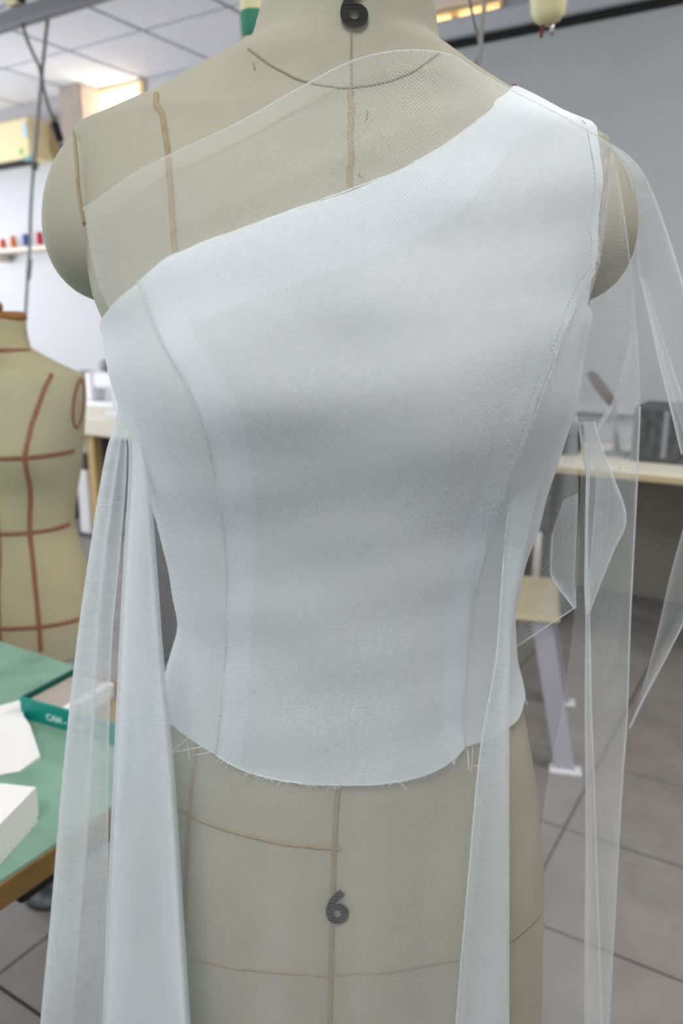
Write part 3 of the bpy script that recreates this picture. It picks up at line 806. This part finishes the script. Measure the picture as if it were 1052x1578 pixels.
# ================================================================== GREEN CUTTING TABLE (left)
TZ_ = .75; TXE, TYE = -.33, .285; TX0, TY0 = -1.75, -.55
tab = empty('cutting_table', (0, 0, 0))
tag(tab, 'wooden cutting table with a green top at the lower left', 'table')
MB().box((TX0, TY0, TZ_ - .032), (TXE, TYE, TZ_ - .003), .002).build('table_top', M['edge_wood'], tab)
MB().box((TX0, TY0, TZ_ - .003), (TXE - .001, TYE - .001, TZ_)).build('green_surface', M['green_mat'], tab)
MB().box((TXE - .055, w_z(32, 1396, TZ_ - .06)[1], TZ_ - .060), (TXE - .02, TYE - .03, TZ_ - .032), .003).build('apron', M['black'], tab)
for lx in (TX0 + .08, TXE - .72):
    for ly in (TY0 + .08, TYE - .12):
        MB().box((lx - .02, ly - .02, 0), (lx + .02, ly + .02, TZ_ - .032), .003).build('leg', M['black'], tab)
# teal open box
P1 = w_z(33, 1106, TZ_); P2 = w_z(188, 1152, TZ_); up = np.array([0, 0, 1.])
ex = P2 - P1; Lx = np.linalg.norm(ex); ex /= Lx; ey = np.array([-ex[1], ex[0], 0])
hb = .030
tq = w_z(117, 1029, TZ_ + hb); Ly = float(np.dot(tq - P1, ey)); Ly = max(.06, min(.16, Ly))
bx = empty('card_box', tuple(P1), 0); bx.rotation_euler = (0, 0, math.atan2(ex[1], ex[0]))
tag(bx, 'open teal cardboard box with white lettering on the green table', 'box')
t_ = .0035
box_front = MB().box((0, 0, .0005), (Lx, t_, hb), .0006).build('front_wall', M['teal'], bx)
MB().box((0, Ly - t_, .0005), (Lx, Ly, hb), .0006).build('back_wall', M['kraft'], bx)
MB().box((0, t_, .0005), (t_, Ly - t_, hb), .0006).build('side_wall', M['dkteal'], bx)
MB().box((Lx - t_, t_, .0005), (Lx, Ly - t_, hb), .0006).build('side_wall', M['teal'], bx)
MB().box((t_, t_, .0005), (Lx - t_, Ly - t_, .004)).build('box_floor', M['kraft'], bx)
MB().box((t_ + .001, t_ + .001, .004), (Lx * .36, Ly - t_ - .001, hb - .007), .001).build('card_block', M['card'], bx)
MB().box((Lx * .37, t_ + .002, .004), (Lx * .45, Ly - t_ - .002, hb - .005), .001).build('card_strip', M['paper'], bx)
def flat_text(name, body, size, m, parent, loc, rot, bold=0.0):
    cu = bpy.data.curves.new('tmp', 'FONT'); cu.body = body; cu.size = size; cu.extrude = .0003; cu.offset = bold
    ob = bpy.data.objects.new('tmp', cu); COL.objects.link(ob)
    dg = bpy.context.evaluated_depsgraph_get(); me = bpy.data.meshes.new_from_object(ob.evaluated_get(dg))
    bpy.data.objects.remove(ob); bpy.data.curves.remove(cu)
    me.name = name; me.materials.clear(); me.materials.append(m)
    o = bpy.data.objects.new(name, me); COL.objects.link(o); o.parent = parent; o.location = loc; o.rotation_euler = rot
    return o
flat_text('lettering', 'CAM - FINE', .0125, M['print'], box_front, (Lx * .27, -.0004, .0085), (math.pi / 2, 0, 0), .0003)
# folded white paper
def pz(px, py, h): return w_z(px, py, TZ_ + h)
pp = [pz(-40, 1098, .002), pz(30, 1079, .003), pz(37, 1104, .012), pz(46, 1117, .014), pz(-40, 1140, .010),
      pz(62, 1164, .004), pz(30, 1188, .0015), pz(-40, 1200, .002)]
lo = [np.array([p[0], p[1], TZ_ + .0003]) for p in pp]
V = pp + lo
Fs = [(0, 4, 3, 2), (0, 2, 1), (4, 7, 6, 3), (3, 6, 5)]
bot = [tuple(i + 8 for i in f[::-1]) for f in Fs]
rim = [0, 4, 7, 6, 5, 3, 2, 1]
sd = [(rim[i], rim[i] + 8, rim[(i + 1) % 8] + 8, rim[(i + 1) % 8]) for i in range(8)]
tag(link_mesh('folded_paper', V, Fs + bot + sd, M['paper']), 'creased sheet of white paper lying beside the teal box', 'paper')
# white carton
A = w_z(53, 1215, TZ_ + .040); B = w_z(0, 1270, TZ_ + .040); e1 = (B - A); e1 = e1 / np.linalg.norm(e1); e2 = np.array([e1[1], -e1[0], 0])
if np.dot(e2, np.array([-1, 0, 0])) < 0: e2 = -e2
wb = empty('white_carton', (A[0], A[1], TZ_ + .0005)); 
tag(wb, 'plain white carton at the left edge of the green table', 'carton')
MB().obox((0, 0, 0), e1 * .16, e2 * .14, (0, 0, .032)).build('carton_base', M['paper'], wb)
MB().obox(-(e1 + e2) * .0012 + np.array([0, 0, .008]), e1 * .1624, e2 * .1424, (0, 0, .0325)).build('carton_lid', M['paper'], wb)

# ================================================================== LEFT BACKGROUND
# power track and cords
trk = empty('power_track', (0, 2.3, 2.7))
MB().box((-5.6, -.03, -.035), (-.6, .03, .035), .006).build('rail', M['track'], trk)
for x in (-5, -3.4, -1.6): MB().tube([(x, 0, .035), (x, 0, H_CEIL - 2.7)], .008).build('hanger', M['track'], trk)
tag(trk, 'grey power track hung below the ceiling at the upper left', 'power track')
def track_plug(px, py, wx, pts, r, m, label, sleeves=(), Yp=2.3):
    """a cream plug-in socket under the track with the cord that hangs from it"""
    p = w_y(px, py, Yp); e = empty('track_plug', (0, 0, 0))
    x, z = p[0], p[2]
    b = MB().box((x - wx / 2, Yp - .03, z - .012), (x + wx / 2, Yp + .03, z + .03), .008).build('socket_body', M['cream'], e)
    MB().box((x - wx / 2 - .006, Yp - .022, z - .006), (x - wx / 2 + .012, Yp + .022, z + .018), .004).build('end_clip', M['dark'], b)
    MB().box((x + wx / 2 - .012, Yp - .022, z - .006), (x + wx / 2 + .006, Yp + .022, z + .018), .004).build('end_clip', M['dark'], b)
    P = spline([w_y(a_, b_, Yp) for a_, b_ in pts], 60)
    c = MB().tube(list(P), r, 8).build('cable', m, e, True)
    for (x1, y1, x2, y2, rr, mm) in sleeves:
        a_ = w_y(x1, y1, Yp); b_ = w_y(x2, y2, Yp)
        MB().tube([a_, a_ + (b_ - a_) * .1, a_ + (b_ - a_) * .9, b_], [rr * .6, rr, rr, rr * .6], 10).build('sleeve', M[mm], c, True)
    tag(e, label, 'hanging cord')
track_plug(24, 5, .09, [(27, 4), (33, 30), (40, 56), (52, 85), (62, 108), (66, 132), (75, 165), (86, 195), (95, 225), (104, 300)], .0085, M['cord_dk'],
     'bent cord hanging from the track and passing behind the left arm plate', [(83, 188, 93, 218, .02, 'dark')])
track_plug(68, 22, .10, [(74, 24), (70, 60), (63, 130), (57, 200), (52, 255), (47, 330), (46, 372), (43, 420), (40, 470), (36, 540)], .009, M['cord'],
     'straight grey cord hanging from its cream socket to the neck of the aged dress form', [(54, 250, 52, 262, .018, 'cord_dk'), (46, 398, 43, 432, .014, 'cord')], 2.36)
# sockets hanging close behind the form
def pendant(name, px, py, y, r, h, label, band=False):
    p = w_ly(px, py, y); e = empty(name, tuple(p))
    MB().lathe([(r * .32, 0), (r * .62, .006), (r * .8, h * .12), (r, h * .5), (r * 1.04, h * .8), (r * .9, h * .95), (r * .4, h)], 20).build('socket_body', M['cream'], e, True)
    MB().tube([(0, 0, h), (0, 0, H_CEIL - p[2])], .004).build('cable', M['cord'], e, True)
    if band:
        MB().lathe([(r * .96, h * .30), (r * 1.01, h * .31), (r * 1.05, h * .56), (r * 1.0, h * .57)], 20).build('green_band', M['green_t'], e, True)
        MB().lathe([(r * .8, h * .10), (r * .92, h * .12), (r * 1.0, h * .24), (r * .9, h * .26)], 20).build('tan_band', M['tan_t'], e, True)
    else:
        for dx in (-.006, .006): MB().tube([(dx, 0, .004), (dx * 1.5, 0, -.016)], .003).build('prong', M['pinred'] if dx < 0 else M['steel'], e, True)
    tag(e, label, 'hanging socket'); return e
M['green_t'] = mat('green_tape', (50, 130, 104), .6); M['tan_t'] = mat('tan_tape', (196, 168, 140), .6)
pendant('hanging_socket', 843, 38, .8, .031, .12, 'pale yellow tapered socket hanging in front of the black screen rail')
pendant('hanging_socket', 394, 104, .8, .021, .13, 'white socket with a green band hanging behind the neck of the dress form', True)
e = empty('clear_cord')
P = spline([w_ly(x, y, .8) for x, y in ((752, -60), (747, 0), (742, 40), (740, 75), (736, 108), (734, 150))], 40)
MB().tube(list(P), .0035, 6).build('cable', M['cord'], e, True)
P = spline([w_ly(x, y, .805) for x, y in ((720, -30), (725, 10), (733, 45), (740, 78), (733, 95), (739, 120))], 40)
MB().tube(list(P), .0022, 6).build('cable', M['cord_dk'], e, True)
tag(e, 'thin twisted grey cord hanging above the pinned shoulder', 'cord')

# air conditioner high on the back wall
p0 = w_y(-60, 196, 3.38); p1 = w_y(50, 246, 3.38)
ac = empty('air_conditioner', (p1[0], 3.59, p1[2]))
hA = .285
MB().box((-.85, -.21, .02), (-.012, 0, hA), .02).build('casing', M['ac'], ac); casing = [c for c in ac.children][-1]
MB().box((-.84, -.185, .010), (-.13, -.05, .026), .003).build('air_outlet', M['dark'], ac)
MB().box((-.085, -.214, .0), (-.005, -.19, .028), .003).build('blue_strip', M['teal_s'], ac)
MB().box((-.075, -.2135, .15), (-.03, -.209, .24), .001).build('energy_sticker', M['blue_l'], casing)
MB().box((-.125, -.2135, .045), (-.095, -.209, .085), .001).build('green_sticker', M['green_s'], casing)
tag(ac, 'aged cream wall air conditioner with stickers at the left edge', 'air conditioner')
xa = p1[0] + .004; xb = w_y(80, 200, 3.55)[0]; za = w_y(60, 243, 3.55)[2]; zb = w_y(60, 178, 3.55)[2]
tag(MB().box((xa, 3.55, za), (xb, 3.599, zb), .006).build('tan_board', M['board']), 'tan board on the back wall to the right of the air conditioner', 'board')
# shelf with thread spools
zs_ = w_y(20, 383, 3.5)[2]
sh = empty('thread_shelf', (0, 3.6, zs_))
xe = w_y(84, 384, 3.46)[0]
MB().box((-6.2, -.15, -.03), (xe, -.001, 0), .004).build('shelf_board', M['shelf'], sh)
for x in (-5.9, -5.25): MB().box((x - .01, -.13, -.09), (x + .01, -.002, -.03), .003).build('bracket', M['shelf'], sh)
tag(sh, 'narrow pale shelf of thread spools on the back wall', 'shelf')
def spool(px, rgb, h, label, r=.022):
    x = w_y(px, 370, 3.5)[0]; e = empty('thread_spool', (x, 3.5, zs_ + .0005))
    m = mat('thread_' + label.split()[0], rgb, .7, tuple(min(255, c + 14) for c in rgb), 300)
    MB().lathe([(r * .85, 0), (r * .85, .006), (r * .4, .008), (r * .4, .01)], 18).build('spool_base', M['white_p'], e, True)
    MB().lathe([(r, .010), (r * 1.02, h * .3), (r, h * .6), (r * .92, h - .008)], 18).build('thread_winding', m, e, True)
    MB().lathe([(r * .5, h - .008), (r * .6, h - .004), (r * .5, h)], 18).build('spool_top', M['white_p'], e, True)
    tag(e, label, 'thread spool', 'thread spools on the narrow shelf')
spool(4, (206, 84, 40), .078, 'red-orange thread spool at the left edge of the shelf')
spool(20, (222, 116, 56), .092, 'orange thread spool between the red-orange and the blue one')
spool(40, (40, 78, 160), .098, 'blue thread spool on the shelf')
spool(61.5, (196, 34, 56), .104, 'crimson red thread spool on the shelf')
spool(75, (150, 140, 180), .048, 'short mauve thread spool nearest the arm plate', .018)
# white work table with two sewing machines by the back wall
M['dkbrown'] = mat('dark_brown_panel', (62, 56, 50), .7)
wt = empty('work_table', (0, 0, 0))
tz0 = .75
MB().box((-4.6, 2.55, tz0 - .10), (-1.75, 3.2, tz0), .006).build('table_top', M['desk'], wt)
for x in (-4.5, -3.3, -1.85):
    for y in (2.62, 3.1): MB().box((x - .03, y - .03, 0), (x + .03, y + .03, tz0 - .10), .004).build('leg', M['board'], wt)
MB().box((-4.4, 3.12, .02), (-1.9, 3.15, tz0 - .10), .004).build('back_panel', M['dkbrown'], wt)
tag(wt, 'pale work table by the back wall between the two dress forms', 'table')
def sew_machine(px, py, Yp, label):
    p = w_y(px, py, Yp); e = empty('sewing_machine', (p[0], Yp, tz0 + .0005))
    z = p[2] - tz0
    MB().box((-.02, -.09, 0), (.42, .09, .04), .01).build('bed', M['white_p'], e)
    MB().box((0, -.06, .04), (.08, .06, z + .03), .015).build('column', M['white_p'], e)
    MB().box((.08, -.055, z - .07), (.42, .055, z + .03), .015).build('arm', M['white_p'], e)
    MB().box((.34, -.045, .10), (.42, .045, z - .07), .01).build('needle_head', M['white_p'], e)
    mb = MB().lathe([(.02, -.035), (.05, -.03), (.052, .03), (.03, .035)], 24)
    mb.v = [(-.045 + v[2] * 1.2, v[0] * 1.0, z + v[1] * .75) for v in mb.v]
    mb.build('handwheel', M['midgrey'], e, True)
    MB().tube([(.38, 0, .04), (.38, 0, .10)], .004).build('needle_bar', M['steel'], e, True)
    tag(e, label, 'sewing machine', 'white sewing machines on the pale work table')
sew_machine(139, 580, 3.06, 'white sewing machine with grey handwheel beside the aged dress form shoulder')
sew_machine(178, 564, 2.68, 'white sewing machine with grey handwheel nearer the white bodice')
# motor boxes under the work table
p = w_y(135, 700, 2.7)
mo = empty('motor_unit', (p[0], 2.7, 0))
MB().box((-.05, -.06, .02), (.05, .06, .42), .01).build('pedestal', M['white_p'], mo)
MB().box((-.055, -.065, .42), (.055, .065, .52), .012).build('motor_housing', M['dkgrey'], mo)
MB().box((-.05, -.06, .52), (.05, .06, tz0 - .101), .01).build('control_box', M['white_p'], mo)
MB().box((-.06, -.07, 0), (.06, .07, .02), .004).build('foot', M['dkgrey'], mo)
tag(mo, 'white sewing motor unit with a dark middle under the pale work table', 'motor unit')

# dark cabinet behind the bodice's waist
q0 = w_z(212, 1012, 0)
cb = empty('floor_cabinet', (q0[0], q0[1], 0))
hc = w_y(230, 690, q0[1])[2]
MB().box((0, 0, 0), (.55, .42, hc), .006).build('body', M['dkbrown'], cb)
dr = MB().box((.02, -.016, .05), (.27, 0, hc - .03), .004).build('door', M['dkbrown'], cb)
MB().box((.235, -.034, hc * .5), (.25, -.016, hc * .5 + .12), .004).build('handle', M['steel'], dr)
dr = MB().box((.28, -.016, .05), (.53, 0, hc - .03), .004).build('door', M['dkbrown'], cb)
MB().box((.30, -.034, hc * .5), (.315, -.016, hc * .5 + .12), .004).build('handle', M['steel'], dr)
tag(cb, 'dark brown cabinet glimpsed behind the waist of the bodice', 'cabinet')

# ================================================================== RIGHT BACKGROUND
# projection screen on the back wall
zk = w_y(700, 68, 3.56)[2]
scn = empty('projection_screen', (0, 3.58, 0))
zt = 2.625
MB().box((-1.95, -.03, .86), (2.25, -.012, zt - .008), 0).build('screen_cloth', M['screen'], scn)
MB().box((-1.98, -.045, zt - .01), (2.28, -.010, zt + .03), .004).build('black_rail', M['black'], scn)
MB().box((-1.98, -.09, zt + .03), (2.28, -.005, zt + .115), .012).build('housing', M['screen_bar'], scn)
MB().box((-1.96, -.040, .83), (2.26, -.010, .87), .004).build('bottom_bar', M['screen_bar'], scn)
tag(scn, 'large grey screen with a black top rail on the back wall', 'screen')
# desk below the screen
dk = empty('desk', (0, 0, 0))
DZ = .745
MB().box((-1.5, 2.44, DZ - .03), (2.0, 3.1, DZ), .004).build('desk_top', M['desk'], dk)
MB().box((-1.5, 2.425, DZ - .028), (2.0, 2.44, DZ - .002), .003).build('front_edge', M['desk_edge'], dk)
MB().box((-1.42, 3.0, .1), (1.9, 3.03, DZ - .03)).build('back_panel', M['under'], dk)
for x in (-1.42, .25, 1.9): MB().box((x - .02, 2.5, 0), (x + .02, 3.0, DZ - .03), .004).build('side_panel', M['under'], dk)
tag(dk, 'long cream desk with a wooden edge below the grey screen', 'desk')
# storage box with ribs
a = w_z(990, 706, DZ); 
rb = empty('ribbed_box', (a[0] - .03, 2.80, DZ + .0005))
MB().box((.0, -.12, 0), (.42, .12, .215), .01).build('box_body', M['dkgrey'], rb)
for k in range(9): MB().box((.02 + k * .045, -.128, .02), (.04 + k * .045, -.119, .2), .003).build('rib', M['midgrey'] if k % 4 == 2 else M['dkgrey'], rb)
tag(rb, 'dark grey ribbed box standing on the cream desk at the right edge', 'box')
a = w_z(868, 690, DZ)
dbx = empty('dark_case', (a[0], 2.75, DZ + .0005))
MB().box((-.10, -.07, 0), (.10, .07, .12), .012).build('case_body', M['dkgrey'], dbx)
MB().box((-.104, -.074, .075), (.104, .074, .083), .003).build('case_seam', M['black'], dbx)
MB().tube([(-.04, 0, .12), (-.035, 0, .15), (.035, 0, .15), (.04, 0, .12)], .008).build('handle', M['black'], dbx, True)
tag(dbx, 'small dark case on the desk beside the right edge of the bodice', 'case')
br = empty('hand_brush')
b0 = w_y(944, 622, 2.8); b1 = w_y(908, 574, 2.8)
base = np.array([b0[0] + .035, 2.8, DZ])
MB().tube([b0, b0 + (b1 - b0) * .3, b0 + (b1 - b0) * .8, b1], [.016, .022, .020, .012], 12).build('handle', M['brush'], br, True)
MB().tube([base, base + (b0 - base) * .5, b0], [.012, .010, .012], 10).build('stem', M['midgrey'], br, True)
MB().lathe([(.06, 0), (.06, .01), (.02, .018)], 20, (base[0], base[1], DZ)).build('foot', M['midgrey'], br, True)
tag(br, 'brown-grey slanted handle on a small stand above the desk', 'tool stand')
# chair in front of the desk
sx, sy = -.54, 1.74
ch = empty('work_chair', (sx, sy, 0), YAW * .55)
MB().box((-.20, -.19, .43), (.22, .19, .455), .012).build('seat', M['seatw'], ch)
MB().box((-.18, .18, .60), (.18, .205, .82), .012).build('backrest', M['dkgrey'], ch)
for s in (-1, 1):
    MB().tube([(s * .15, .19, .44), (s * .15, .20, .80)], .012, 10).build('back_post', M['white_p'], ch, True)
    MB().obox((s * .17 - .028, -.17, .43), (.056, 0, 0), (0, .03, 0), (s * .09, -.06, -.425)).build('leg', M['leg_l'], ch)
    MB().obox((s * .17 - .028, .14, .43), (.056, 0, 0), (0, .03, 0), (s * .09, .05, -.425)).build('leg', M['leg_l'], ch)
    MB().box((s * .26 - .045, -.245, 0), (s * .26 + .045, -.20, .012), .003).build('glide', M['white_p'], ch)
    MB().box((s * .26 - .045, .185, 0), (s * .26 + .045, .23, .012), .003).build('glide', M['white_p'], ch)
tag(ch, 'work chair with pale seat, dark backrest and white legs right of the dress form', 'chair')
